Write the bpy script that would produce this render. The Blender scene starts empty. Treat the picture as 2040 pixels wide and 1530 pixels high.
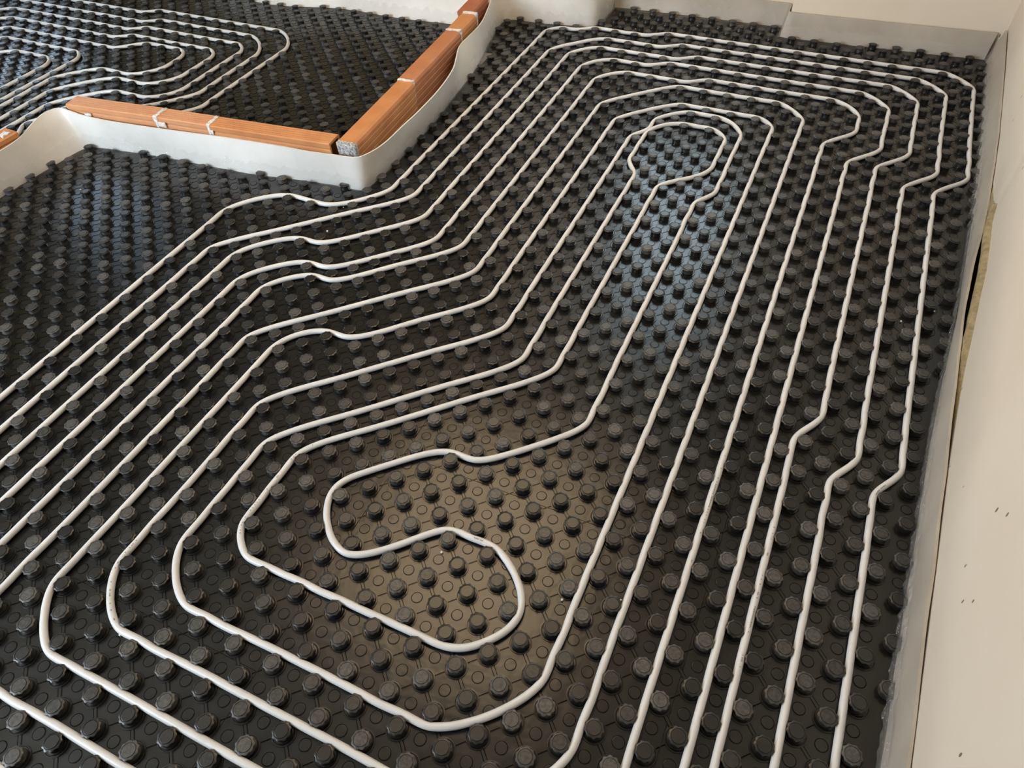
import bpy, bmesh, math, random
import numpy as np
from mathutils import Vector, Matrix, noise
random.seed(7)
S = bpy.context.scene
COL = S.collection

# ------------------------------------------------------------------ camera
FPX, W, H = 1412.27, 2040.0, 1530.0
CAM_LOC = Vector((0.5779, -0.8599, 1.4746))
CR = Vector((0.9086, 0.4159, -0.0392))      # right
CD = Vector((0.2882, -0.6919, -0.6620))     # down
CF = Vector((-0.3025, 0.5902, -0.7485))     # forward
CF.normalize(); CR = (CR - CF * CR.dot(CF)).normalized(); CD = CF.cross(CR)
cam_d = bpy.data.cameras.new('camera'); cam = bpy.data.objects.new('camera', cam_d); COL.objects.link(cam)
cam_d.sensor_fit = 'HORIZONTAL'; cam_d.sensor_width = 36.0; cam_d.lens = FPX / W * 36.0
cam_d.clip_start = 0.02; cam_d.clip_end = 60
m = Matrix.Identity(4)
for i, v in enumerate((CR, -CD, -CF)):
    for j in range(3): m[j][i] = v[j]
m.translation = CAM_LOC
cam.matrix_world = m
S.camera = cam

# ------------------------------------------------------------------ light and exposure
WORLD = (0.95, 0.88, 0.78, 0.30)
SKY_FAR = ((0.72, 0.90, 1.0), 5.2)        # window above the alcove
SKY_BACK = ((0.77, 0.885, 1.0), 18.5)      # window behind the camera, to the left
SKY_LEFT = ((0.62, 0.80, 1.0), 2.6)       # window of the left-hand room
GLOW_PANEL = ((1.0, 0.73, 0.45), 4.9)           # warm panel added under the ceiling, out of view
w = bpy.data.worlds.new('world'); S.world = w; w.use_nodes = True
bg = w.node_tree.nodes['Background']
bg.inputs[0].default_value = (*WORLD[:3], 1); bg.inputs[1].default_value = WORLD[3]
S.view_settings.view_transform = 'Standard'; S.view_settings.look = 'None'
S.view_settings.gamma = 1.0; S.view_settings.use_curve_mapping = False
S.view_settings.exposure = 0.44
S.cycles.use_denoising = True
S.cycles.max_bounces = 4; S.cycles.diffuse_bounces = 2; S.cycles.glossy_bounces = 2; S.cycles.transparent_max_bounces = 6
S.cycles.use_adaptive_sampling = True; S.cycles.adaptive_threshold = 0.045
S.cycles.caustics_reflective = False; S.cycles.caustics_refractive = False

# ------------------------------------------------------------------ materials
def new_mat(name):
    mt = bpy.data.materials.new(name); mt.use_nodes = True
    nt = mt.node_tree; return mt, nt, nt.nodes['Principled BSDF']
def N(nt, t, **kw):
    n = nt.nodes.new(t)
    for k, v in kw.items(): setattr(n, k, v)
    return n
def noise_node(nt, scale, detail=4.0, rough=0.55, vec=None):
    n = N(nt, 'ShaderNodeTexNoise'); n.inputs['Scale'].default_value = scale
    n.inputs['Detail'].default_value = detail; n.inputs['Roughness'].default_value = rough
    if vec is not None: nt.links.new(vec, n.inputs['Vector'])
    return n
def ramp(nt, src, stops):
    r = N(nt, 'ShaderNodeValToRGB'); nt.links.new(src, r.inputs[0]); cr = r.color_ramp
    cr.elements[0].position, cr.elements[0].color = stops[0][0], (*stops[0][1], 1)
    cr.elements[1].position, cr.elements[1].color = stops[-1][0], (*stops[-1][1], 1)
    for p, c in stops[1:-1]:
        e = cr.elements.new(p); e.color = (*c, 1)
    return r
def obj_coord(nt): return N(nt, 'ShaderNodeTexCoord').outputs['Object']
def world_pos(nt): return N(nt, 'ShaderNodeNewGeometry').outputs['Position']
def bump(nt, src, strength, dist, bs):
    b = N(nt, 'ShaderNodeBump'); b.inputs['Strength'].default_value = strength; b.inputs['Distance'].default_value = dist
    nt.links.new(src, b.inputs['Height']); nt.links.new(b.outputs[0], bs.inputs['Normal']); return b

def g(v): return (v, v, v)
MAT = {}
def mat_plastic(name, dusty):
    mt, nt, bs = new_mat(name)
    pos = world_pos(nt)
    n2 = noise_node(nt, 150.0 if dusty else 24.0, 2, 0.6, pos)
    if dusty:
        info = N(nt, 'ShaderNodeObjectInfo')
        mx = N(nt, 'ShaderNodeMath', operation='MULTIPLY'); nt.links.new(n2.outputs[0], mx.inputs[0]); nt.links.new(info.outputs['Random'], mx.inputs[1])
        c = ramp(nt, mx.outputs[0], [(0.0, (0.0085, 0.0085, 0.0085)), (0.18, (0.016, 0.0155, 0.015)), (0.6, (0.085, 0.081, 0.075))])
        nt.links.new(c.outputs[0], bs.inputs['Base Color'])
        r = N(nt, 'ShaderNodeMapRange'); nt.links.new(info.outputs['Random'], r.inputs[0]); r.inputs[3].default_value, r.inputs[4].default_value = (0.32, 0.48)
        nt.links.new(r.outputs[0], bs.inputs['Roughness'])
    else:
        bs.inputs['Base Color'].default_value = (0.0070, 0.0068, 0.0066, 1); bs.inputs['Roughness'].default_value = 0.255
        bump(nt, n2.outputs[0], 0.35, 0.0022, bs)
    bs.inputs['Specular IOR Level'].default_value = 0.5
    return mt
MAT['sheet'] = mat_plastic('black_moulded_sheet', False)
MAT['knob'] = mat_plastic('black_moulded_knob', True)

mt, nt, bs = new_mat('white_pipe_plastic')
n1 = noise_node(nt, 14.0, 4, 0.6, world_pos(nt))
c = ramp(nt, n1.outputs[0], [(0.3, (0.585, 0.585, 0.580)), (0.7, (0.665, 0.665, 0.66))])
nt.links.new(c.outputs[0], bs.inputs['Base Color']); bs.inputs['Roughness'].default_value = 0.38
MAT['pipe'] = mt
mt, nt, bs = new_mat('pipe_print_ink'); bs.inputs['Base Color'].default_value = (0.24, 0.225, 0.21, 1); bs.inputs['Roughness'].default_value = 0.6
MAT['ink'] = mt

def mat_foam(name, a, b):
    mt, nt, bs = new_mat(name)
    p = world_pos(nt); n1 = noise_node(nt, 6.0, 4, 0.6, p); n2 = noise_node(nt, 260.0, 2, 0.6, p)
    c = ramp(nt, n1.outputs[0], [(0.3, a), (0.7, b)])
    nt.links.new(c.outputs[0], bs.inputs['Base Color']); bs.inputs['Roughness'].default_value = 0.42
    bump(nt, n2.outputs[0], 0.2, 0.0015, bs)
    return mt
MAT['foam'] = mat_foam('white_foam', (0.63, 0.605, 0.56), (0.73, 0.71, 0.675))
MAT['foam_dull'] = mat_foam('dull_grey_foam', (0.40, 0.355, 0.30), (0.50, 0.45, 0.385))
MAT['foam_beige'] = mat_foam('beige_foam', (0.55, 0.495, 0.42), (0.64, 0.585, 0.505))
mt, nt, bs = new_mat('clear_plastic_film')
nt.nodes.remove(bs)
out = nt.nodes['Material Output']
tr = N(nt, 'ShaderNodeBsdfTransparent'); gl = N(nt, 'ShaderNodeBsdfGlossy'); df = N(nt, 'ShaderNodeBsdfDiffuse')
tr.inputs[0].default_value = (1, 1, 1, 1)
gl.inputs['Roughness'].default_value = 0.10; df.inputs[0].default_value = (0.9, 0.89, 0.86, 1)
lw = N(nt, 'ShaderNodeLayerWeight'); lw.inputs[0].default_value = 0.5
fr = ramp(nt, lw.outputs['Facing'], [(0.0, g(0.025)), (0.6, g(0.08)), (1.0, g(0.5))])
nf = noise_node(nt, 55.0, 3, 0.7, world_pos(nt)); bf = N(nt, 'ShaderNodeBump'); bf.inputs['Strength'].default_value = 1.0; bf.inputs['Distance'].default_value = 0.02
nt.links.new(nf.outputs[0], bf.inputs['Height']); nt.links.new(bf.outputs[0], gl.inputs['Normal'])
m1 = N(nt, 'ShaderNodeMixShader'); m1.inputs[0].default_value = 0.10
nt.links.new(tr.outputs[0], m1.inputs[1]); nt.links.new(df.outputs[0], m1.inputs[2])
m2 = N(nt, 'ShaderNodeMixShader'); nt.links.new(fr.outputs[0], m2.inputs[0])
nt.links.new(m1.outputs[0], m2.inputs[1]); nt.links.new(gl.outputs[0], m2.inputs[2])
nt.links.new(m2.outputs[0], out.inputs[0])
MAT['film'] = mt

def mat_brick(name, a, b, d):
    mt, nt, bs = new_mat(name)
    p = world_pos(nt); n1 = noise_node(nt, 7.0, 5, 0.65, p); n2 = noise_node(nt, 90.0, 4, 0.6, p)
    c = ramp(nt, n1.outputs[0], [(0.3, a), (0.52, b), (0.75, d)])
    sp = ramp(nt, n2.outputs[0], [(0.70, g(0.0)), (0.76, g(1.0))])
    mix = N(nt, 'ShaderNodeMix', data_type='RGBA'); nt.links.new(sp.outputs[0], mix.inputs['Factor'])
    nt.links.new(c.outputs[0], mix.inputs['A']); mix.inputs['B'].default_value = (0.72, 0.52, 0.38, 1)
    nt.links.new(mix.outputs['Result'], bs.inputs['Base Color']); bs.inputs['Roughness'].default_value = 0.55
    bump(nt, n2.outputs[0], 0.2, 0.001, bs)
    return mt
MAT['brick'] = mat_brick('terracotta', (0.44, 0.165, 0.055), (0.52, 0.22, 0.078), (0.58, 0.27, 0.11))
MAT['brick_red'] = mat_brick('red_terracotta', (0.33, 0.095, 0.04), (0.38, 0.12, 0.05), (0.42, 0.16, 0.07))
MAT['brick_mid'] = mat_brick('brown_terracotta', (0.38, 0.135, 0.055), (0.43, 0.165, 0.068), (0.50, 0.22, 0.10))
MAT['brick_pale'] = mat_brick('pale_terracotta', (0.50, 0.22, 0.10), (0.56, 0.26, 0.12), (0.60, 0.31, 0.16))
def mat_simple(name, a, b, scale, rough=0.8, bmp=0.4, dist=0.003):
    mt, nt, bs = new_mat(name)
    n1 = noise_node(nt, scale, 5, 0.65, world_pos(nt))
    c = ramp(nt, n1.outputs[0], [(0.35, a), (0.65, b)])
    nt.links.new(c.outputs[0], bs.inputs['Base Color']); bs.inputs['Roughness'].default_value = rough
    bump(nt, n1.outputs[0], bmp, dist, bs)
    return mt
MAT['mortar'] = mat_simple('white_adhesive', (0.50, 0.46, 0.43), (0.80, 0.77, 0.74), 120.0, 0.75)
MAT['mortar_grey'] = mat_simple('speckled_grey_adhesive', (0.09, 0.08, 0.075), (0.66, 0.64, 0.62), 150.0, 0.8, 0.6)
MAT['masonry'] = mat_simple('bare_olive_render', (0.20, 0.15, 0.075), (0.36, 0.285, 0.16), 40.0, 0.9, 0.7, 0.006)
MAT['concrete'] = mat_simple('concrete_screed', (0.16, 0.15, 0.135), (0.24, 0.225, 0.20), 20.0, 0.9)
MAT['ceiling'] = mat_simple('ceiling_paint', (0.50, 0.44, 0.36), (0.54, 0.48, 0.40), 3.0, 0.9, 0.05)
MAT['debris'] = mat_simple('white_crumb', (0.7, 0.7, 0.68), (0.85, 0.85, 0.84), 300.0, 0.6)
mt, nt, bs = new_mat('cream_plaster')
p = world_pos(nt); n1 = noise_node(nt, 2.2, 5, 0.6, p); n2 = noise_node(nt, 60.0, 4, 0.6, p)
c = ramp(nt, n1.outputs[0], [(0.3, (0.775, 0.67, 0.55)), (0.7, (0.825, 0.73, 0.615))])
mp = N(nt, 'ShaderNodeMapping'); mp.inputs['Scale'].default_value = (34, 26, 13); mp.inputs['Rotation'].default_value = (0.5, 0, 0.2)
nt.links.new(p, mp.inputs[0])
vo = N(nt, 'ShaderNodeTexVoronoi'); vo.inputs['Scale'].default_value = 0.62; nt.links.new(mp.outputs[0], vo.inputs['Vector'])
n4 = noise_node(nt, 5.0, 2, 0.5, p)
ad = N(nt, 'ShaderNodeMath', operation='MULTIPLY_ADD'); nt.links.new(n4.outputs[0], ad.inputs[0]); ad.inputs[1].default_value = -0.10
nt.links.new(vo.outputs['Distance'], ad.inputs[2])
sp = ramp(nt, ad.outputs[0], [(0.0, g(1.0)), (0.012, g(0.0))])
mix = N(nt, 'ShaderNodeMix', data_type='RGBA'); nt.links.new(sp.outputs[0], mix.inputs['Factor'])
nt.links.new(c.outputs[0], mix.inputs['A']); mix.inputs['B'].default_value = (0.22, 0.16, 0.10, 1)
nt.links.new(mix.outputs['Result'], bs.inputs['Base Color']); bs.inputs['Roughness'].default_value = 0.62
bump(nt, n2.outputs[0], 0.12, 0.002, bs)
MAT['plaster'] = mt
def mat_emit(name, col, st):
    mt, nt, bs = new_mat(name); nt.nodes.remove(bs)
    e = N(nt, 'ShaderNodeEmission'); e.inputs[0].default_value = (*col, 1); e.inputs[1].default_value = st
    nt.links.new(e.outputs[0], nt.nodes['Material Output'].inputs[0]); return mt
MAT['sky_far'] = mat_emit('daylight_pane_far', *SKY_FAR)
MAT['sky_back'] = mat_emit('daylight_pane_back', *SKY_BACK)
MAT['sky_left'] = mat_emit('daylight_pane_left', *SKY_LEFT)
MAT['glow_panel'] = mat_emit('glow_panel_face', *GLOW_PANEL)
mt, nt, bs = new_mat('white_frame_paint'); bs.inputs['Base Color'].default_value = (0.7, 0.7, 0.68, 1); bs.inputs['Roughness'].default_value = 0.4
MAT['frame'] = mt

# ------------------------------------------------------------------ helpers
def link(name, me, mat=None, parent=None, label=None, cat=None, group=None, kind=None):
    o = bpy.data.objects.new(name, me); COL.objects.link(o)
    if me is not None and mat is not None and not me.materials: me.materials.append(mat)
    if parent is not None: o.parent = parent
    if label: o['label'] = label
    if cat: o['category'] = cat
    if group: o['group'] = group
    if kind: o['kind'] = kind
    return o
def mesh(name, verts, faces, smooth=None):
    me = bpy.data.meshes.new(name); me.from_pydata(verts, [], faces); me.update()
    if smooth is not None:
        me.polygons.foreach_set('use_smooth', [True] * len(me.polygons))
        if smooth < 180: me.set_sharp_from_angle(angle=math.radians(smooth))
    return me
def empty(name, loc, label, cat, group=None):
    o = bpy.data.objects.new(name, None); COL.objects.link(o); o.location = loc; o.empty_display_size = 0.05
    o['label'] = label; o['category'] = cat
    if group: o['group'] = group
    return o
def box(V, F, x0, x1, y0, y1, z0, z1):
    b = len(V)
    V += [(x0,y0,z0),(x1,y0,z0),(x1,y1,z0),(x0,y1,z0),(x0,y0,z1),(x1,y0,z1),(x1,y1,z1),(x0,y1,z1)]
    F += [(b,b+3,b+2,b+1),(b+4,b+5,b+6,b+7),(b,b+1,b+5,b+4),(b+1,b+2,b+6,b+5),(b+2,b+3,b+7,b+6),(b+3,b,b+4,b+7)]
def project(x, y, z):
    d = Vector((x, y, z)) - CAM_LOC; dz = d.dot(CF)
    if dz < 0.05: return None
    return W/2 + FPX * d.dot(CR) / dz, H/2 + FPX * d.dot(CD) / dz
def inside(poly, x, y):
    r = False; n = len(poly)
    for i in range(n):
        x1, y1 = poly[i]; x2, y2 = poly[(i+1) % n]
        if (y1 > y) != (y2 > y) and x < (x2-x1)*(y-y1)/(y2-y1)+x1: r = not r
    return r
def edge_dist(poly, x, y):
    best = 9; n = len(poly)
    for i in range(n):
        ax, ay = poly[i]; bx, by = poly[(i+1) % n]; dx, dy = bx-ax, by-ay
        t = max(0, min(1, ((x-ax)*dx+(y-ay)*dy)/(dx*dx+dy*dy+1e-12)))
        best = min(best, math.hypot(x-ax-t*dx, y-ay-t*dy))
    return best
def clip(poly, x0, x1, y0, y1):
    def half(pts, ax, val, sgn):
        out = []
        for i in range(len(pts)):
            a, b = pts[i], pts[(i+1) % len(pts)]
            ia, ib = sgn*(a[ax]-val) >= 0, sgn*(b[ax]-val) >= 0
            if ia: out.append(a)
            if ia != ib:
                t = (val-a[ax])/(b[ax]-a[ax]); out.append((a[0]+t*(b[0]-a[0]), a[1]+t*(b[1]-a[1])))
        return out
    for ax, val, sg in ((0,x0,1),(0,x1,-1),(1,y0,1),(1,y1,-1)):
        poly = half(poly, ax, val, sg)
        if len(poly) < 3: return []
    out = []
    for p_ in poly:
        if not out or math.hypot(p_[0]-out[-1][0], p_[1]-out[-1][1]) > 1e-5: out.append(p_)
    return out
def spline(pts, step):
    """centripetal-like Catmull-Rom through tuples, resampled"""
    out = []; n = len(pts)
    for i in range(n-1):
        p0 = Vector(pts[max(0, i-1)]); p1 = Vector(pts[i]); p2 = Vector(pts[i+1]); p3 = Vector(pts[min(n-1, i+2)])
        k = max(2, int((p2-p1).length/step))
        for j in range(k):
            t = j/k
            out.append(0.5*((2*p1)+(p2-p0)*t+(2*p0-5*p1+4*p2-p3)*t*t+(3*p1-p0-3*p2+p3)*t*t*t))
    out.append(Vector(pts[-1])); return out

# ------------------------------------------------------------------ the setting
MAIN = [(0.975,-1.32),(1.000,-0.30),(1.017,0.09),(1.032,0.45),(1.046,0.68),(1.077,1.0),(1.103,1.44),(1.111,2.03),(1.117,2.835),
        (0.268,2.782),(0.226,2.782),(0.226,2.885),(-0.602,2.855),(-0.604,2.66),(-0.630,2.608),(-0.73,2.578),(-0.83,2.566),(-1.06,2.560),
        (-1.083,2.507),(-1.062,2.385),(-1.012,2.164),(-0.966,1.934),(-0.942,1.717),(-0.920,1.517),(-0.909,1.329),(-0.908,1.114),(-0.917,1.019),(-0.945,0.962),
        (-1.003,0.958),(-1.110,0.950),(-1.236,0.931),(-1.406,0.903),(-1.593,0.888),(-1.815,0.874),(-2.008,0.850),(-2.180,0.827),(-2.196,0.790),
        (-2.205,0.70),(-2.217,0.555),(-2.226,0.423),(-2.26,-0.2),(-2.26,-1.32)]
LEFT = [(-1.035,1.06),(-1.085,1.49),(-1.125,1.99),(-1.165,2.2),(-1.24,2.405),(-1.343,2.396),(-1.657,2.378),(-1.976,2.384),(-2.32,2.312),(-2.564,2.317),(-2.763,2.342),
        (-3.2,2.55),(-4.55,2.9),(-4.55,-0.3),(-2.325,-0.3),(-2.325,0.66),(-2.29,0.925),(-1.9,0.972),(-1.5,1.012),(-1.06,1.056)]

V, F = [], []; box(V, F, -4.7, 1.25, -2.45, 3.2, -0.08, -0.004)
link('floor', mesh('floor', V, F), MAT['concrete'], kind='structure')
V, F = [], []; box(V, F, -4.7, 1.25, -2.45, 3.2, 2.7, 2.8)
link('ceiling', mesh('ceiling', V, F), MAT['ceiling'], kind='structure')

WX = [(-2.4,0.978),(-0.35,1.0135),(0.35,1.039),(1.07,1.083),(1.4,1.101),(1.65,1.114),(1.9,1.127),(2.4,1.142),(3.1,1.158)]
def wall_line_x(y):
    for (a, xa), (b, xb) in zip(WX, WX[1:]):
        if y <= b: return xa + (xb-xa)*(y-a)/(b-a)
    return WX[-1][1]
# right wall: plaster slab with a ragged lower edge over a band of bare render
LOW = [(-2.4,0.02),(-0.6,0.02),(0.20,0.03),(0.30,0.07),(0.34,0.100),(0.43,0.103),(0.52,0.110),(0.67,0.122),(0.81,0.142),(0.92,0.153),(1.04,0.170),(1.2,0.168),(1.30,0.162),(1.36,0.185),(1.42,0.150),(1.60,0.120),(1.75,0.06),(2.0,0.03),(3.1,0.02)]
def low_z(y):
    for (a, za), (b, zb) in zip(LOW, LOW[1:]):
        if a <= y <= b: return za + (zb-za)*(y-a)/(b-a)
    return 0.13
ys = [-2.4 + i*0.02 for i in range(int((3.1+2.4)/0.02)+1)]
V, F = [], []
for y in ys:
    x = wall_line_x(y); z = low_z(y) + 0.006*noise.noise(Vector((y*17, 3, 1))) + 0.004*noise.noise(Vector((y*61, 3, 1)))
    V += [(x+0.03, y, z), (x+0.004, y, z), (x, y, z+0.006), (x+0.002*noise.noise(Vector((y*2, 0, 0))), y, z+0.25), (x, y, 2.7), (x+0.03, y, 2.7)]
for i in range(len(ys)-1):
    for k in range(5):
        a = i*6+k; F.append((a, a+1, a+7, a+6))
wall_right = link('wall_right', mesh('wall_right', V, F, 50), MAT['plaster'], kind='structure')
V, F = [], []
def sstep(a, b, x):
    t = max(0.0, min(1.0, (x-a)/(b-a))); return t*t*(3-2*t)
for y in ys[::2]:
    x = wall_line_x(y); wgt = sstep(0.40, 0.62, y)*(1-sstep(1.30, 1.55, y)); zt = max(0.09, low_z(y)+0.006)
    for z, off in ((0.0, 0.006), (0.03, 0.006), (zt-0.055, 0.004), (zt-0.035, -0.010*wgt), (zt-0.014, -0.015*wgt), (zt-0.002, -0.010*wgt), (zt+0.004, 0.004), (zt+0.05, 0.008)):
        V.append((x+off+0.003*noise.noise(Vector((y*14, z*40, 0)))+0.002*noise.noise(Vector((y*50, z*90, 0))), y, z))
for i in range(len(ys[::2])-1):
    for k in range(7):
        a = i*8+k; F.append((a, a+1, a+9, a+8))
link('bare_render', mesh('bare_render', V, F, 180), MAT['masonry'], wall_right, label='strip of bare olive render under the plaster edge')

def wall_with_window(name, horizontal, fixed0, fixed1, a0, a1, wa0, wa1, wz0, wz1, mat):
    V, F = [], []
    for (p0, p1, z0, z1) in ((a0, wa0, 0, 2.7), (wa1, a1, 0, 2.7), (wa0, wa1, 0, wz0), (wa0, wa1, wz1, 2.7)):
        if horizontal: box(V, F, p0, p1, fixed0, fixed1, z0, z1)
        else: box(V, F, fixed0, fixed1, p0, p1, z0, z1)
    return link(name, mesh(name, V, F), mat, kind='structure')
def window(name, horizontal, fixed, a0, a1, z0, z1, mat):
    V, F = [], []; t = 0.05; d = 0.03; mid = (a0+a1)/2
    for p0, p1, q0, q1 in ((a0, a0+t, z0, z1), (a1-t, a1, z0, z1), (mid-t/2, mid+t/2, z0+t, z1-t), (a0+t, a1-t, z0, z0+t), (a0+t, a1-t, z1-t, z1)):
        if horizontal: box(V, F, p0, p1, fixed-d, fixed+d, q0, q1)
        else: box(V, F, fixed-d, fixed+d, p0, p1, q0, q1)
    o = link(name, mesh(name, V, F), MAT['frame'], kind='structure')
    for p0, p1 in ((a0+t, mid-t/2), (mid+t/2, a1-t)):
        V, F = [], []
        if horizontal: box(V, F, p0, p1, fixed-0.005, fixed+0.005, z0+t, z1-t)
        else: box(V, F, fixed-0.005, fixed+0.005, p0, p1, z0+t, z1-t)
        link('pane', mesh('pane', V, F), mat, o)
# far walls (plaster above the foam)
def far_face(xa, ya, xb, yb, depth, name, mat, z0=0.0, z1=2.7):
    V = [(xa,ya,z0),(xb,yb,z0),(xb,yb+depth,z0),(xa,ya+depth,z0),(xa,ya,z1),(xb,yb,z1),(xb,yb+depth,z1),(xa,ya+depth,z1)]
    F = [(0,3,2,1),(4,5,6,7),(0,1,5,4),(1,2,6,5),(2,3,7,6),(3,0,4,7)]
    return link(name, mesh(name, V, F), mat, kind='structure')
far_face(0.262, 2.817, 1.20, 2.8775, 0.25, 'wall_far', MAT['plaster'])
far_face(-1.30, 2.60, -0.640, 2.645, 0.42, 'wall_pier', MAT['plaster'])
wall_with_window('wall_alcove', True, 2.915, 3.06, -0.64, 0.255, -0.52, 0.18, 0.75, 2.25, MAT['plaster'])
window('window_1', True, 2.96, -0.52, 0.18, 0.75, 2.25, MAT['sky_far'])
wall_with_window('wall_back', True, -2.45, -2.35, -4.7, 1.0, -3.3, -1.5, 0.7, 2.3, MAT['plaster'])
window('window_2', True, -2.40, -3.3, -1.5, 0.7, 2.3, MAT['sky_back'])
wall_with_window('wall_left', False, -4.7, -4.6, -2.35, 3.05, 1.85, 2.65, 0.3, 2.1, MAT['masonry'])
window('window_3', False, -4.65, 1.85, 2.65, 0.3, 2.1, MAT['sky_left'])
V, F = [], []; box(V, F, -4.6, -1.30, 3.05, 3.15, 0, 2.7)
link('wall_rear', mesh('wall_rear', V, F), MAT['masonry'], kind='structure')

# warm panel added above the frame for the brown reflection on the sheet
lt = empty('ceiling_glow_panel', (-0.75, 1.05, 2.70), 'square warm glow panel added above the larger room', 'glow_panel')
V, F = [], []; box(V, F, -0.74, 0.74, -0.82, 0.82, -0.05, 0.0); link('glow_panel_tray', mesh('glow_panel_tray', V, F), MAT['frame'], lt)
V, F = [], []; box(V, F, -0.70, 0.70, -0.78, 0.78, -0.062, -0.05); link('diffuser', mesh('diffuser', V, F), MAT['glow_panel'], lt)

# ------------------------------------------------------------------ knobbed insulation panels
U = 0.05
def lat_main(p, q): return p*U, q*U
def lat_left(p, q): return (p + 0.4 - 0.022*(p+28))*U, (q - 0.05)*U
def knob_mesh():
    lobes, per = 9, 4; n = lobes*per
    # r, z, lobe amplitude
    prof = [(0.0172,0.0004,0),(0.0164,0.0030,0),(0.0153,0.0090,0),(0.0155,0.0142,0.0002),(0.0176,0.0163,0.0010),(0.0184,0.0168,0.0013),(0.0185,0.0179,0.0012),
            (0.0166,0.0188,0.0005),(0.0147,0.0191,0),(0.0144,0.0180,0),(0.0135,0.0180,0),(0.0132,0.0197,0),(0.0128,0.0199,0)]
    V, F = [], []
    for r, z, a in prof:
        for i in range(n):
            t = 2*math.pi*i/n; c = math.cos(lobes*t)
            V.append(((r+a*c)*math.cos(t), (r+a*c)*math.sin(t), z - (0.0003*(c < -0.5) if a > 0.0006 and z < 0.0169 else 0)))
    for k in range(len(prof)-1):
        for i in range(n):
            j = (i+1) % n; F.append((k*n+i, k*n+j, (k+1)*n+j, (k+1)*n+i))
    V.append((0, 0, 0.0199)); c0 = len(V)-1; b = (len(prof)-1)*n
    for i in range(n): F.append((b+i, b+(i+1) % n, c0))
    return mesh('knob', V, F, 20)
KNOB = knob_mesh(); KNOB.materials.append(MAT['knob'])

def ring(V, F, cx, cy, prof, n, cap=None):
    b = len(V)
    for r, z in prof:
        for i in range(n):
            t = 2*math.pi*i/n; V.append((cx+r*math.cos(t), cy+r*math.sin(t), z))
    for k in range(len(prof)-1):
        for i in range(n):
            j = (i+1) % n; F.append((b+k*n+i, b+k*n+j, b+(k+1)*n+j, b+(k+1)*n+i))
    if cap: F.append(tuple(b+(len(prof)-1)*n+i for i in range(n)))
RING = [(0.0252,0.0000),(0.0249,0.0016),(0.0226,0.0017),(0.0218,0.0005),(0.0196,0.0004),(0.0190,0.0022),(0.0150,0.0026)]
DIMPLE = [(0.0133,0.0),(0.0131,0.0008),(0.0127,0.0008),(0.0126,0.0),(0.0117,0.0),(0.0116,0.0009),(0.0112,0.0010)]
LINK_A = [(-0.0016,0),(-0.0014,0.0008),(-0.0008,0.0008),(-0.0007,0),(0.0007,0),(0.0008,0.0008),(0.0014,0.0008),(0.0016,0)]
LINK_B = [(-0.0046,0),(-0.0044,0.0008),(-0.0039,0.0008),(-0.0038,0),(-0.0028,0),(-0.0027,0.0009),(0.0027,0.0009),(0.0028,0),(0.0038,0),(0.0039,0.0008),(0.0044,0.0008),(0.0046,0)]
GROUP = 'knobbed insulation panels laid edge to edge'
ALLK = []
def visible(x, y, mgn=0.14):
    q = project(x, y, 0.01)
    return q is not None and -W*mgn < q[0] < W*(1+mgn) and -H*mgn < q[1] < H*(1+mgn)
def panel(label, poly, lat, p0, p1, q0, q1, flip=1):
    xa, ya = lat(p0, q0); xb, yb = lat(p1, q1)
    gap = 0.0007
    cl = clip(poly, xa+gap, xb-gap, ya+gap, yb-gap)
    if len(cl) < 3: return None
    cx, cy = (xa+xb)/2, (ya+yb)/2
    V, F = [], []
    V += [(x-cx, y-cy, 0.0) for x, y in cl]; F.append(tuple(range(len(cl))))
    knobs = []
    for p in range(math.ceil(p0), math.floor(p1)+1):
        for q in range(math.ceil(q0), math.floor(q1)+1):
            x, y = lat(p, q)
            if not inside(poly, x, y) or not visible(x, y): continue
            ed = edge_dist(poly, x, y)
            if (p+q) % 2:
                if ed < 0.004: continue
                knobs.append((x, y))
                if ed > 0.0255: ring(V, F, x-cx, y-cy, RING, 24)
                for dp, dq, prof in ((1, 1, LINK_A), (1, -1, LINK_B)):
                    x2, y2 = lat(p+dp, q+dq)
                    if not inside(poly, x2, y2) or edge_dist(poly, x2, y2) < 0.03 or ed < 0.03: continue
                    d = Vector((x2-x, y2-y, 0)); L = d.length; d /= L; nn = Vector((-d.y, d.x, 0))
                    a = Vector((x-cx, y-cy, 0)) + d*0.0236; e = Vector((x-cx, y-cy, 0)) + d*(L-0.0236); b = len(V); n_ = len(prof)
                    for pt in (a, e):
                        for s_, z in prof: V.append(tuple(pt+nn*s_+Vector((0, 0, z))))
                    for k in range(n_-1): F.append((b+k, b+k+n_, b+k+n_+1, b+k+1))
            elif ed > 0.016 and (p*7+q*13) % 41 != 5:
                ring(V, F, x-cx, y-cy, DIMPLE, 18, True)
    if not knobs: return None
    o = empty('insulation_panel', (cx, cy, 0), label, 'insulation panel', GROUP)
    link('moulded_sheet', mesh('moulded_sheet', V, F, 14), MAT['sheet'], o)
    for x, y in knobs:
        k = bpy.data.objects.new('knob', KNOB); COL.objects.link(k); k.parent = o
        k.location = (x-cx, y-cy, 0.0004); k.rotation_euler = (random.gauss(0, 0.012), random.gauss(0, 0.012), random.uniform(0, 6.28))
        ALLK.append((x, y))
    return o
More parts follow.
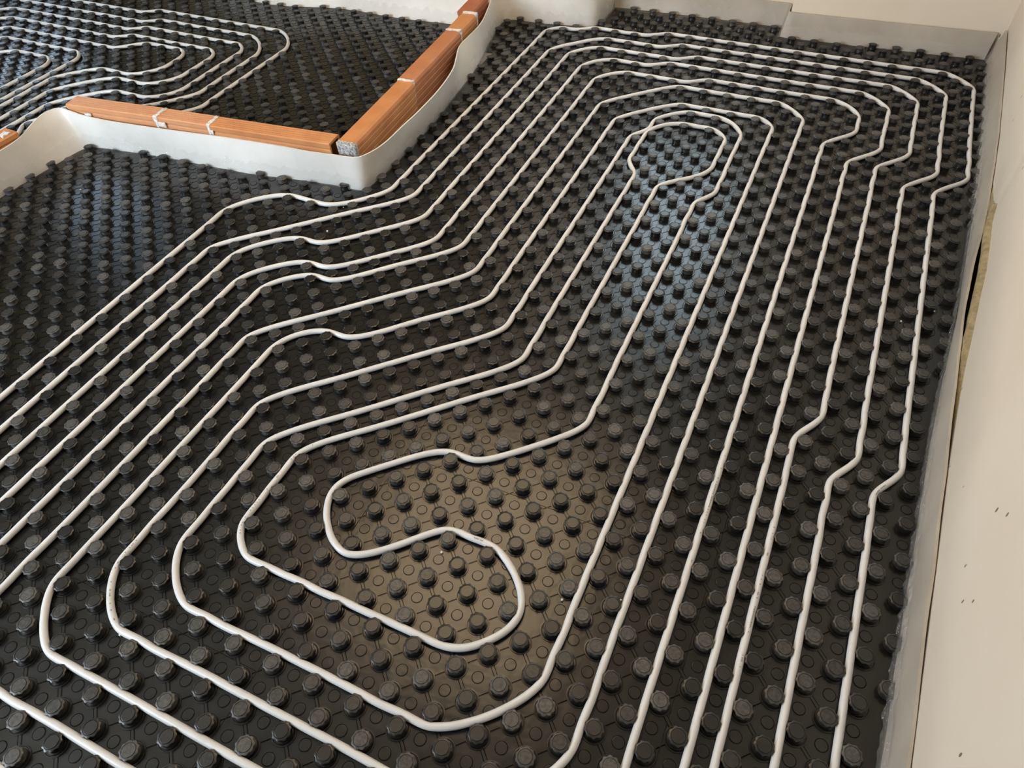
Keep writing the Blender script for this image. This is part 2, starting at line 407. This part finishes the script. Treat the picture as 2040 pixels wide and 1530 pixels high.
PANELS = [
 ('black knobbed panel under the S-bend where the pipe reverses, at the bottom of the picture', -3.5, 12.5, -28.5, -0.5),
 ('black knobbed panel in the middle of the floor, between the S-bend and the window glint', -3.5, 12.5, -0.5, 27.5),
 ('black knobbed panel at the far end around the innermost pipe loop, reaching the alcove', -3.5, 12.5, 27.5, 58.5),
 ('black knobbed panel along the right wall, nearest the camera', 12.5, 28.5, -28.5, 13.5),
 ('black knobbed panel along the right wall, filling the far right corner', 12.5, 28.5, 13.5, 41.5),
 ('narrow black knobbed panel piece against the cream far wall in the right corner', 12.5, 28.5, 41.5, 58.5),
 ('black knobbed panel left of the S-bend, where the nested pipe corners turn', -19.5, -3.5, -28.5, -12.5),
 ('black knobbed panel left of centre, crossed by diagonal pipe runs', -19.5, -3.5, -12.5, 15.5),
 ('black knobbed panel along the slanting brick course, under parallel pipe runs', -19.5, -3.5, 15.5, 43.5),
 ('black knobbed panel piece in front of the rounded foam pier', -27.5, -3.5, 43.5, 58.5),
 ('black knobbed panel at the left edge, crossed by the outermost pipe runs', -35.5, -19.5, -28.5, 3.5),
 ('black knobbed panel free of pipes in front of the long brick course', -35.5, -19.5, 3.5, 31.5),
 ('black knobbed panel free of pipes in the corner beside the left foam strip', -51.5, -35.5, -28.5, 31.5)]
for lab, p0, p1, q0, q1 in PANELS: panel(lab, MAIN, lat_main, p0, p1, q0, q1)
PANELS_L = [
 ('bare black knobbed panel of the left room, in the angle of the two brick courses', -38.5, -18.5, 16.5, 36.5),
 ('bare black knobbed panel of the left room, below the glossy white foam', -38.5, -18.5, 36.5, 60.5),
 ('black knobbed panel of the left room, where three pipe corners point right', -54.5, -38.5, 10.5, 36.5),
 ('black knobbed panel of the left room, behind its outermost pipe run', -54.5, -38.5, 36.5, 60.5),
 ('black knobbed panel of the left room, crossed by pipes at the left edge', -70.5, -54.5, 8.5, 36.5),
 ('black knobbed panel of the left room, cut off by the left picture edge', -88.5, -70.5, 8.5, 36.5),
 ('black knobbed panel in the top left corner of the picture', -88.5, -54.5, 36.5, 60.5)]
for lab, p0, p1, q0, q1 in PANELS_L: panel(lab, LEFT, lat_left, p0, p1, q0, q1)

# ------------------------------------------------------------------ heating pipes
def fillet(pts, step):
    """pts: (x, y, r) in metres -> dense rounded polyline"""
    P = [Vector((a, b)) for a, b, r in pts]; out = [P[0]]
    def seg(a, b):
        k = max(1, int((b-a).length/step))
        for i in range(1, k+1): out.append(a + (b-a)*i/k)
    cur = P[0]
    for i in range(1, len(P)-1):
        a, b, c = P[i-1], P[i], P[i+1]
        u = (a-b).normalized(); v = (c-b).normalized(); ang = u.angle(v)
        if ang > 3.12: continue
        tl = pts[i][2]/math.tan(ang/2)
        tl = min(tl, 0.48*(a-b).length if i > 1 else 0.95*(a-b).length, 0.48*(c-b).length if i < len(P)-2 else 0.95*(c-b).length)
        r = tl*math.tan(ang/2); s, e = b+u*tl, b+v*tl
        seg(cur, s)
        cen = b + (u+v).normalized()*(r/math.sin(ang/2))
        a0 = math.atan2((s-cen).y, (s-cen).x); a1 = math.atan2((e-cen).y, (e-cen).x); d = (a1-a0+math.pi) % (2*math.pi)-math.pi
        k = max(2, int(abs(d)*r/step))
        for j in range(1, k+1):
            t = a0+d*j/k; out.append(cen + Vector((math.cos(t), math.sin(t)))*r)
        cur = e
    seg(cur, P[-1]); return out
def pipe_path(pts, lat, step=0.5):
    """waypoints on the knob lattice -> stiff pipe bent round the knobs (bending energy relaxed, stems pushed clear)"""
    raw = [(p_[0], p_[1], p_[2] if len(p_) > 2 else 2.0) for p_ in pts]; out = []
    for i, (x, y, r) in enumerate(raw):
        if 0 < i < len(raw)-1:
            u = Vector(raw[i-1][:2])-Vector((x, y)); v = Vector(raw[i+1][:2])-Vector((x, y)); an = math.degrees(u.angle(v))
            if an > 110: r = max(r*1.4, 5.4 if min(u.length, v.length) > 5 else 2.6)
            else: r *= 1.2
        out.append((x, y, r))
    X = np.array([tuple(v) for v in fillet(out, step)])
    for it in range(400):
        if it == 240:                                 # refine once the coarse shape has settled
            Y = np.zeros((2*len(X)-1, 2)); Y[::2] = X; Y[1::2] = 0.5*(X[1:]+X[:-1]); X = Y
        d2 = np.zeros_like(X); d2[1:-1] = X[2:]-2*X[1:-1]+X[:-2]
        d4 = np.zeros_like(X); d4[2:-2] = d2[3:-1]-2*d2[2:-2]+d2[1:-3]
        X = X - 0.058*d4
        fl = np.floor(X)
        for a in (0, 1):
            for b in (0, 1):
                c = fl + (a, b); odd = (c.sum(1) % 2) == 1
                d = X - c; l = np.maximum(1e-6, np.hypot(d[:, 0], d[:, 1])); hit = odd & (l < 0.492)
                hit[:2] = hit[-2:] = False
                X[hit] = c[hit] + d[hit]/l[hit][:, None]*0.492
    res = [Vector(lat(*v)) for v in X]; fine = []
    for i in range(len(res)-1):
        p0, p1, p2, p3 = res[max(0, i-1)], res[i], res[i+1], res[min(len(res)-1, i+2)]
        straight = abs((p1-p0).angle(p2-p1, 0)) < 0.004 and abs((p3-p2).angle(p2-p1, 0)) < 0.004
        for j in range(1 if straight else 2):
            t = j/2; fine.append(0.5*((2*p1)+(p2-p0)*t+(2*p0-5*p1+4*p2-p3)*t*t+(3*p1-p0-3*p2+p3)*t*t*t))
    fine.append(res[-1]); return fine
def tube(path, rad, n, zc):
    V, F = [], []; m_ = len(path)
    for i, v in enumerate(path):
        t = (path[min(m_-1, i+1)]-path[max(0, i-1)]).normalized(); nx, ny = -t.y, t.x
        z = zc
        for k in range(n):
            a = 2*math.pi*k/n
            V.append((v.x+nx*rad*math.cos(a), v.y+ny*rad*math.cos(a), z+rad*math.sin(a)))
    for i in range(m_-1):
        for k in range(n):
            j = (k+1) % n; F.append((i*n+k, i*n+j, (i+1)*n+j, (i+1)*n+k))
    F.append(tuple(range(n))[::-1]); F.append(tuple((m_-1)*n+k for k in range(n)))
    return V, F
PR, PZ = 0.0083, 0.0101
CIRCUIT = [(-26.5,-25),(-26.5,13.6,2),(-23.8,16.4,1.6),(-19.7,16.4,2),(-16.5,19.6,2),(-16.5,48.6,2),(-13.7,51.4,2.5),(-6,51.5,2),(-4.2,52.5,2),(21.5,52.5,3),(21.5,35.9,1.5),(19.5,33.4,1.5),(19.5,7.8,2),(18.5,6.2,2),(18.5,-23.5,3),(-22.5,-23.5,3),
 (-22.5,10.2,2),(-20.2,12.5,2),(-17.5,12.5,2),(-12.5,17.5,2),(-12.5,47.5,2.6),(-3.2,47.5,1.5),(-1.9,48.5,1.5),(17.5,48.5,3.5),(17.5,37.5,1.5),(15.5,35,1.5),(15.5,9.9,1.5),(14.5,8.1,1.5),(14.5,-19.5,3),(-18.5,-19.5,3),
 (-18.5,7.2,2),(-16.2,9.5,2),(-14.5,9.5,2),(-8.5,15.5,2),(-8.5,43.4,2.2),(-1.3,43.4,1.5),(0,44.4,1.5),(13.5,44.4,3),(13.5,39.9,1.2),(11.5,37.6,1.5),(11.5,-15.5,3),(-14.5,-15.5,3),
 (-14.5,5.5,2.5),(-10.5,5.5,1.5),(-4.5,11.5,2.5),(-4.5,35.5,2),(-0.5,39.5,2),(7.5,39.5,2.5),(7.5,-11.5,4),(-10.5,-11.5,3.2),
 (-10.5,-2.5,2.5),(-0.5,7.5,2.5),(-0.5,28.2,1),(-1.6,30.4,1.2),(-1.6,36.6,3.5),(4.7,36.6,2.6),(4.7,30.3,2.0),(1.5,27.3,1.5),
 (1.5,7.5,2.5),(-8.7,-2.7,2.5),(-8.7,-8.6,3.8),(5.5,-8.6,3.2),(5.5,-4.6,1.8),(2.6,-3.3,2),(0.6,-3.4,1.5),(-1.8,-6.4,1.5),(-3.9,-6.4,1.6),(-5.5,-4.6,1.5),(-5.5,-2.9,1.5),(-2.6,-0.1,2.5),(-1,0.6,1.5),(0.8,0.9,1.2),(4.5,4.6,2.5),
 (4.5,26,1.5),(5.5,27.6,1.5),(5.5,38.5,3.2),(1.2,38.6,2),(-2.5,35,2.2),(-2.5,9.5,2.5),(-12.5,-0.5,2.5),(-12.5,-13.5,3.2),(9.5,-13.5,3.6),
 (9.5,42.4,3),(-1.6,42.4,2),(-6.5,37.5,2),(-6.5,13.5,2.5),(-16.5,3.5,2.5),(-16.5,-17.5,3.2),(13.5,-17.5,3),
 (13.5,35.1,1.5),(15.5,37.6,1.5),(15.5,46.5,3.5),(-3.8,46.5,1.5),(-5,45.5,1.5),(-10.5,45.5,2.5),(-10.5,15.5,2),(-15.5,10.5,1.5),(-18.2,10.5,2),(-20.5,8.2,2),(-20.5,-21.5,3),(16.5,-21.5,3),
 (16.5,6.5,1.5),(17.5,8.3,1.5),(17.5,33.6,1.5),(19.5,36,1.5),(19.5,50.5,3),(-3.8,50.5,1.5),(-5.2,49.5,1.5),(-11.5,49.5,2),(-14.5,46.5,2),(-14.5,19.5,2.5),(-24.5,9.5,2.5),(-24.5,-25)]
PATH = pipe_path(CIRCUIT, lat_main)
pipe = empty('heating_pipe', (0, 0, 0), 'long white plastic heating pipe in a double spiral across the larger floor', 'pipe')
V, F = tube(PATH, PR, 14, PZ)
link('pipe_tube', mesh('pipe_tube', V, F, 80), MAT['pipe'], pipe)
def at_pixel(px, py, z):
    d = CF*FPX + CR*(px-W/2) + CD*(py-H/2); t = (z-CAM_LOC.z)/d.z; return CAM_LOC + d*t
def print_marks(x, y, length, side, parent, path, dense):
    """a line of faint printed characters along the crown of the pipe, starting at floor point x, y"""
    i0 = min(range(len(path)), key=lambda i: (path[i]-Vector((x, y))).length_squared)
    V, F = [], []; s = 0.0; i = i0
    while s < length and i < len(path)-2:
        a, b = path[i], path[i+1]; L = (b-a).length; t = (b-a)/L; nx, ny = -t.y, t.x; k = 0.0
        while k < L:
            ch = random.uniform(0.0018, 0.0032)
            if random.random() < dense:
                bse = len(V)
                for al, k2 in ((side-0.16, k), (side+0.16, k), (side+0.16, min(L, k+ch)), (side-0.16, min(L, k+ch))):
                    c = a + t*k2; rr = PR+0.0003
                    V.append((c.x+nx*rr*math.sin(al), c.y+ny*rr*math.sin(al), PZ+0.0002+rr*math.cos(al)))
                F.append((bse, bse+1, bse+2, bse+3))
            k += ch + 0.0012
        s += L; i += 1
    if V: link('printed_marking', mesh('printed_marking', V, F), MAT['ink'], parent, label='faint dark printed lettering along the pipe')
for px, py, ln, sd, de in ((1420,958,0.07,0.3,0.95),(1490,1205,0.05,0.3,0.95),(1760,968,0.04,0.2,0.95),(620,872,0.30,0.2,0.3),(290,1055,0.25,0.3,0.3),(1455,905,0.35,0.3,0.14),(1535,1050,0.35,0.2,0.14),(1270,222,0.03,0.2,0.95),(1845,490,0.04,0.2,0.6),(960,1082,0.02,0.2,0.7)):
    v = at_pixel(px, py, PZ); print_marks(v.x, v.y, ln, sd, pipe, PATH, de)

RUNS = [[(-82,39.5),(-61,39.5,1.5),(-58.4,40.5,1.5),(-39.5,40.5,3.5),(-39.5,24.6,2),(-43.3,21.2,1.5),(-47.5,21.0,2),(-50.5,18,2),(-50.5,2)],
 [(-88,37.5),(-59.6,37.5,1.5),(-58,38.5,1.5),(-41.5,38.5,3.5),(-41.5,26.4,2),(-45,23,1.5),(-49,22.5,2),(-52,19.5,2),(-52,0)],
 [(-78,20),(-78,35.6,2),(-58,35.5,1.5),(-56.5,36.5,1.5),(-43.5,36.5,2.2),(-43.5,26,2),(-45.2,24.5,1.5),(-50.3,24.5,1.5),(-53.7,21,2),(-53.7,0)],
 [(-76,18),(-76,33.5,2),(-59.7,33.5,1.5),(-58,34.5,1.5),(-45.5,34.5,3.2),(-45.5,28.3,2),(-47.8,26.4,2),(-51.8,26.5,2),(-55.5,22.6,2),(-55.5,0)],
 [(-73.5,16),(-73.5,31.4,2),(-57.3,31.3,1.5),(-55,33.5,1.5),(-48.5,33.5,1.8),(-48.5,30,2),(-50.4,27.5,2),(-54.4,27.4,2),(-57.6,23.5,2),(-57.6,0)],
 [(-71.5,14),(-71.5,29.5,2),(-58.6,29.5,1.8),(-58.6,0)],
 [(-69,12),(-69,27.4,2),(-60.6,27.4,2),(-60.6,0)]]
pipe2 = empty('heating_pipe', (0, 0, 0), 'pale heating pipe coiled in pointed loops in the left room behind the bricks', 'pipe')
for k, r in enumerate(RUNS):
    pth = pipe_path(r, lat_left); V, F = tube(pth, PR, 12, PZ)
    link('pipe_run', mesh('pipe_run', V, F, 80), MAT['pipe'], pipe2)

# ------------------------------------------------------------------ foam edge strips
def foam(name, label, base, top, h, thick, normal_side, film=True, bulge=0.0, group='white foam strips along the wall feet', mat='foam'):
    if len(top) != len(base):
        L = [Vector(t) for t in top]; d = [0]
        for i in range(1, len(L)): d.append(d[-1]+(L[i]-L[i-1]).length)
        ba = [Vector(t) for t in base]; db = [0]
        for i in range(1, len(ba)): db.append(db[-1]+(ba[i]-ba[i-1]).length)
        new = []
        for sb in db:
            s_ = sb/db[-1]*d[-1]; j = 0
            while j < len(d)-2 and d[j+1] < s_: j += 1
            new.append(tuple(L[j].lerp(L[j+1], (s_-d[j])/max(1e-9, d[j+1]-d[j]))))
        top = new
    P6 = spline([(*a_, *b_) for a_, b_ in zip(base, top)], 0.022)
    A = [Vector((v[0], v[1], 0)) for v in P6]; B = [Vector((v[2], v[3], 0)) for v in P6]; n = len(A)-1
    rows = 7; V, F = [], []; O = Vector((A[n//2].x, A[n//2].y, 0))
    def col(i):
        t = (A[min(n, i+1)]-A[max(0, i-1)]).normalized(); nn = Vector((-t.y, t.x, 0))*normal_side
        hh = h(i/n) if callable(h) else h; out = []
        for k in range(rows):
            f = k/(rows-1); p_ = A[i].lerp(B[i], f); p_ = Vector((p_.x, p_.y, f*hh))
            p_ += nn*(bulge*math.sin(math.pi*f) + 0.0025*noise.noise(Vector((p_.x*7, p_.y*7, f*2)))) ; out.append(p_)
        return out, nn
    for i in range(n+1):
        c, nn = col(i)
        for p_ in c: V.append(tuple(p_-O))
        for p_ in reversed(c): V.append(tuple(p_-nn*thick-O))
    m_ = rows*2
    for i in range(n):
        for k in range(m_):
            j = (k+1) % m_; F.append((i*m_+k, i*m_+j, (i+1)*m_+j, (i+1)*m_+k))
    F.append(tuple(range(m_))); F.append(tuple(n*m_+k for k in range(m_))[::-1])
    bm = bmesh.new(); me = mesh('foam_strip', V, F); bm.from_mesh(me); bmesh.ops.recalc_face_normals(bm, faces=bm.faces); bm.to_mesh(me); bm.free()
    me.polygons.foreach_set('use_smooth', [True]*len(me.polygons)); me.set_sharp_from_angle(angle=math.radians(45))
    o = empty(name, O, label, 'foam strip', group)
    link('foam_band', me, MAT[mat], o)
    if film:                                        # crinkled clear apron welded to the foot of the foam
        V, F = [], []; fn = n*3; fr_ = 7
        for i in range(fn+1):
            s = i/3; i0 = min(n-1, int(s)); t = s-i0; c0, nn = col(i0); c1, _ = col(i0+1)
            for k in range(fr_):
                f = k/(fr_-1); z = (0.05+0.022*noise.noise(Vector((s*0.55, 7, 3)))+0.008*noise.noise(Vector((s*2.1, 1, 3))))*f + 0.002
                hh = (h(i/fn) if callable(h) else h); q = A[i0].lerp(A[i0+1], t).lerp(B[i0].lerp(B[i0+1], t), z/hh); q = Vector((q.x, q.y, z))
                cr = 0.5+0.5*noise.noise(Vector((s*0.9, f*2.2, 5)))+0.5*abs(noise.noise(Vector((s*2.3+f*3, f*1.3, 9))))
                q += nn*(bulge*math.sin(math.pi*z/hh) + 0.0035 + (1-f)*0.006*cr + 0.003*cr*(1-f*f)); V.append(tuple(q-O))
        for i in range(fn):
            for k in range(fr_-1):
                a = i*fr_+k; F.append((a, a+1, a+fr_+1, a+fr_))
        link('film_skirt', mesh('film_skirt', V, F, 60), MAT['film'], o, label='crinkled clear plastic apron at the foot of the foam')
    return o
R_BASE = [(0.982,-1.30),(1.004,-0.30),(1.019,0.09),(1.034,0.45),(1.047,0.68),(1.072,1.0),(1.096,1.44),(1.112,2.03),(1.121,2.83)]
R_TOP = [(0.985,-1.30),(1.006,-0.33),(1.016,0.0),(1.024,0.18),(1.030,0.35),(1.034,0.50),(1.040,0.70),(1.046,0.86),(1.056,1.07),(1.071,1.21),(1.088,1.38),(1.105,1.63),(1.118,1.87),(1.133,2.39),(1.141,2.84)]
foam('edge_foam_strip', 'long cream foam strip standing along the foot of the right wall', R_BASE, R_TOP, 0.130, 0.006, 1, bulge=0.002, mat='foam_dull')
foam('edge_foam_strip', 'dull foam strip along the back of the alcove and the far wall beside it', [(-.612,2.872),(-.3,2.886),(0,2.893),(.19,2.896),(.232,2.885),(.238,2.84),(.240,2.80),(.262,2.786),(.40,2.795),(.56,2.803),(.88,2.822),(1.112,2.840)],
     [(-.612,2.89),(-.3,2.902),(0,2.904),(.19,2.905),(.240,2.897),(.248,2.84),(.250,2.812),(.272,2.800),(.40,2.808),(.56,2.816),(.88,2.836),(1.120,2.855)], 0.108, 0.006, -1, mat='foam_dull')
PAIRS = [(-2.250,-1.0,-2.250,-1.0),(-2.250,-.2,-2.25,-.2),(-2.222,.297,-2.214,.30),(-2.212,.423,-2.204,.44),(-2.206,.555,-2.208,.575),(-2.200,.674,-2.248,.69),(-2.194,.752,-2.262,.765),(-2.182,.800,-2.246,.826),(-2.145,.826,-2.180,.832),(-2.008,.848,-2.03,.842),(-1.815,.872,-1.83,.863),(-1.593,.886,-1.60,.893),(-1.406,.901,-1.41,.917),(-1.236,.929,-1.238,.933),(-1.110,.948,-1.128,.940),(-1.003,.956,-1.02,.953),(-0.958,.958,-.962,.960),
 (-0.930,.968,-.926,.974),(-0.920,1.0,-.908,1.004),(-.915,1.05,-.893,1.05),(-.912,1.114,-.886,1.12),(-.911,1.22,-.886,1.249),(-.914,1.34,-.886,1.36),(-.924,1.517,-.895,1.53),(-.946,1.717,-.929,1.714),(-.965,1.90,-1.0,1.905),(-.985,2.03,-1.012,2.026),(-1.016,2.164,-1.022,2.168),
 (-1.062,2.36,-1.066,2.337),(-1.082,2.46,-1.10,2.45),(-1.078,2.53,-1.105,2.545),(-1.04,2.560,-1.05,2.578),(-.94,2.562,-.95,2.578),(-.84,2.570,-.84,2.582),(-.74,2.585,-.74,2.592),(-.66,2.600,-.668,2.607),(-.625,2.625,-.636,2.632),(-.614,2.69,-.626,2.69),(-.612,2.86,-.626,2.865)]
foam('edge_foam_strip', 'long white foam strip folded along the brick courses and round the pier', [t[:2] for t in PAIRS], [t[2:] for t in PAIRS], lambda s: 0.132+0.016/(1+math.exp((s-0.33)*80))+0.018*math.exp(-((s-0.335)/0.018)**2), 0.005, -1, bulge=0.002)
foam('edge_foam_strip', 'glossy white foam sheet curving along the far side of the left room', [(-1.235,2.414),(-1.343,2.402),(-1.657,2.384),(-1.976,2.390),(-2.32,2.318),(-2.564,2.323),(-2.763,2.348),(-3.2,2.56)], [(-1.22,2.50),(-1.343,2.482),(-1.657,2.46),(-1.976,2.462),(-2.32,2.40),(-2.564,2.41),(-2.763,2.44),(-3.2,2.64)], 0.17, 0.006, 1)

# ------------------------------------------------------------------ low brick partitions
def brick_mesh(L, wd, hh, hollow=False, plain_top=False):
    """extruded hollow clay block, ridged on top and sides, length along +x, centred in y"""
    def ridged(p0, p1, k, d):
        out = []; a = Vector(p0); b = Vector(p1); t = (b-a); nn = Vector((t.y, -t.x)).normalized()
        for i in range(k):
            for f, dd in ((0.12, 0), (0.20, d), (0.30, d), (0.38, 0)):
                out.append(a + t*((i+f+0.25)/k if (i+f+0.25)/k < 0.97 else 0.97) + nn*dd)
        return out
    w2 = wd/2; c = 0.004
    prof = [Vector((-w2+c, 0)), Vector((w2-c, 0)), Vector((w2, c))]
    prof += ridged((w2, c), (w2, hh-c), 4, -0.0028) + [Vector((w2, hh-c)), Vector((w2-c, hh))]
    if plain_top: prof += [Vector((-w2+0.014, hh)), Vector((-w2+0.004, hh-0.006)), Vector((-w2, hh-0.016))]
    else: prof += ridged((w2-c, hh), (-w2+c, hh), 5, -0.0020) + [Vector((-w2+c, hh)), Vector((-w2, hh-c))]
    prof += ridged((-w2, hh-(0.018 if plain_top else c)), (-w2, c), 6 if plain_top else 4, -0.0028) + [Vector((-w2, c))]
    n = len(prof); V, F = [], []
    for x in (0.0, L):
        for p_ in prof: V.append((x, p_.x, p_.y))
    for i in range(n):
        j = (i+1) % n; F.append((i, n+i, n+j, j))
    F.append(tuple(range(n)))
    if not hollow: F.append(tuple(range(2*n-1, n-1, -1)))
    else:                                             # open end: two cells divided by a web
        th = 0.009; b = len(V); cells = []
        ym = 0.0; zs = (th, hh/2-th/2, hh/2+th/2, hh-th)
        for (z0, z1) in ((zs[0], zs[1]), (zs[2], zs[3])):
            b = len(V); V += [(L, -w2+th, z0), (L, w2-th, z0), (L, w2-th, z1), (L, -w2+th, z1), (L-0.05, -w2+th, z0), (L-0.05, w2-th, z0), (L-0.05, w2-th, z1), (L-0.05, -w2+th, z1)]
            F += [(b, b+1, b+5, b+4), (b+1, b+2, b+6, b+5), (b+2, b+3, b+7, b+6), (b+3, b, b+4, b+7), (b+4, b+5, b+6, b+7)]
        # end-face frame strips
        for y0, y1, z0, z1 in ((-w2, w2, 0, th), (-w2, w2, hh-th, hh), (-w2, -w2+th, th, hh-th), (w2-th, w2, th, hh-th), (-w2+th, w2-th, zs[1], zs[2])):
            b = len(V); V += [(L, y0, z0), (L, y1, z0), (L, y1, z1), (L, y0, z1)]; F.append((b, b+1, b+2, b+3))
    return mesh('brick', V, F)
def lump(V, F, x0, x1, y0, y1, z0, z1, amp, seed, k=4):
    bm = bmesh.new(); bmesh.ops.create_cube(bm, size=1.0); bmesh.ops.subdivide_edges(bm, edges=bm.edges, cuts=k, use_grid_fill=True)
    b = len(V)
    for v in bm.verts:
        q = Vector(((v.co.x+0.5)*(x1-x0)+x0, (v.co.y+0.5)*(y1-y0)+y0, (v.co.z+0.5)*(z1-z0)+z0))
        q += amp*noise.noise_vector(q*90+Vector((seed, seed*2, 0))); V.append(tuple(q))
    bm.verts.index_update()
    for f in bm.faces: F.append(tuple(b+v.index for v in f.verts))
    bm.free()
BW, BH = 0.074, 0.168
def run(name, A, B, bricks, joints, plain=False):
    """bricks: (s0, s1, material, hollow, dz) along A->B in metres"""
    d = Vector((B[0]-A[0], B[1]-A[1], 0)); ang = math.atan2(d.y, d.x)
    root = bpy.data.objects.new(name, None); COL.objects.link(root); root.location = (*A, 0.0); root.rotation_euler = (0, 0, ang); root['kind'] = 'structure'
    for s0, s1, mt_, hol, dy in bricks:
        o = link('brick', brick_mesh(s1-s0, BW, BH, hol, plain), MAT[mt_], root); o.location = (s0, dy, 0); o.rotation_euler = (0, 0, random.gauss(0, 0.006))
    for i, (s, th, mt_) in enumerate(joints):
        V, F = [], []
        lump(V, F, s-th, s+th, -BW/2-0.001, BW/2-0.004, BH-0.020, BH+0.003, 0.004, i*3.1, 5)
        lump(V, F, s-th*0.6, s+th*0.6, -BW/2-0.0015, -BW/2+0.02, 0.085, BH-0.006, 0.0018, i*5.3+1, 5)
        link('mortar_joint', mesh('mortar_joint', V, F, 180), MAT[mt_], root)
    return root
# long course, left end to the corner (front face at about y = 0.84 .. 0.965)
r1 = run('wall_middle', (-2.222, 0.876), (-1.027, 1.004), [(0.0, 0.425, 'brick_pale', False, 0), (0.432, 0.668, 'brick_pale', False, 0.002), (0.675, 1.190, 'brick', True, -0.001)], [(0.430, 0.008, 'mortar'), (0.672, 0.007, 'mortar')])
# slanting course, from the corner to the far end (front face towards +x)
r2 = run('wall_divider', (-0.984, 1.004), (-1.082, 2.165), [(0.0, 0.480, 'brick', False, 0), (0.486, 0.975, 'brick_mid', False, 0.001), (0.984, 1.165, 'brick', False, 0.0), (1.185, 1.40, 'brick_red', False, 0.030)], [(0.483, 0.006, 'mortar'), (0.980, 0.009, 'mortar'), (1.172, 0.010, 'mortar')], True)
V, F = [], []; lump(V, F, -0.016, 0.002, -BW/2-0.001, BW/2+0.001, 0.09, BH-0.002, 0.003, 4.4, 6)
link('mortar_cap', mesh('mortar_cap', V, F, 180), MAT['mortar_grey'], r2, label='speckled grey and white adhesive smeared over the brick end')
r3 = run('wall_front', (-2.258, 0.612), (-2.292, -0.25), [(0.0, 0.50, 'brick', False, 0), (0.51, 0.89, 'brick', False, 0)], [(0.505, 0.008, 'mortar')])
V, F = [], []; lump(V, F, 0.02, 0.055, 0.0, 0.03, BH-0.004, BH+0.006, 0.005, 9.4, 5)
link('mortar_crumb', mesh('mortar_crumb', V, F, 180), MAT['mortar'], r3)
# white flakes wedged into the long course
for s, ln in ((0.44, 0.035), (0.676, 0.016), (0.085, 0.03)):
    V, F = [], []; lump(V, F, s, s+ln, -BW/2-0.006, -BW/2-0.001, 0.134, 0.152 if s > 0.3 else 0.143, 0.003, s*20, 3)
    link('adhesive_flake', mesh('adhesive_flake', V, F, 180), MAT['mortar'], r1)

# ------------------------------------------------------------------ crumbs on the floor
CRUMBS = [(1082,66,'white crumb beside the outermost pipe corner near the pier'),(1266,57,'white crumb in the alcove floor'),(1120,1195,'white crumb right of the S-bend, beside the straight pipe'),(1237,1195,'white crumb between two straight pipes below the middle of the picture'),
 (684,413,'white crumb below the foam corner, under the outermost pipe'),(652,460,'white crumb below the foam corner, between the second and third pipes'),(1795,640,'white crumb between the two pipes nearest the right wall'),(880,1100,'white crumb just below the curve of the S-bend'),
 (240,1265,'white crumb inside the second lowest left pipe corner'),(1862,620,'white crumb close to the right wall foam'),(160,377,'white crumb on the pipe-free panel at the left'),(640,850,'white crumb left of the middle, between two diagonal pipes')]
for k, (px, py, lab) in enumerate(CRUMBS):
    v = at_pixel(px, py, 0.004); V, F = [], []; r = random.uniform(0.0012, 0.0024)
    lump(V, F, -r, r, -r, r, -r*0.8, r*0.8, r*0.5, k*2.7, 2)
    o = link('plaster_crumb', mesh('plaster_crumb', V, F, 180), MAT['debris'], label=lab, cat='crumb', group='white crumbs scattered on the panels'); o.location = (v.x, v.y, 0.0035)
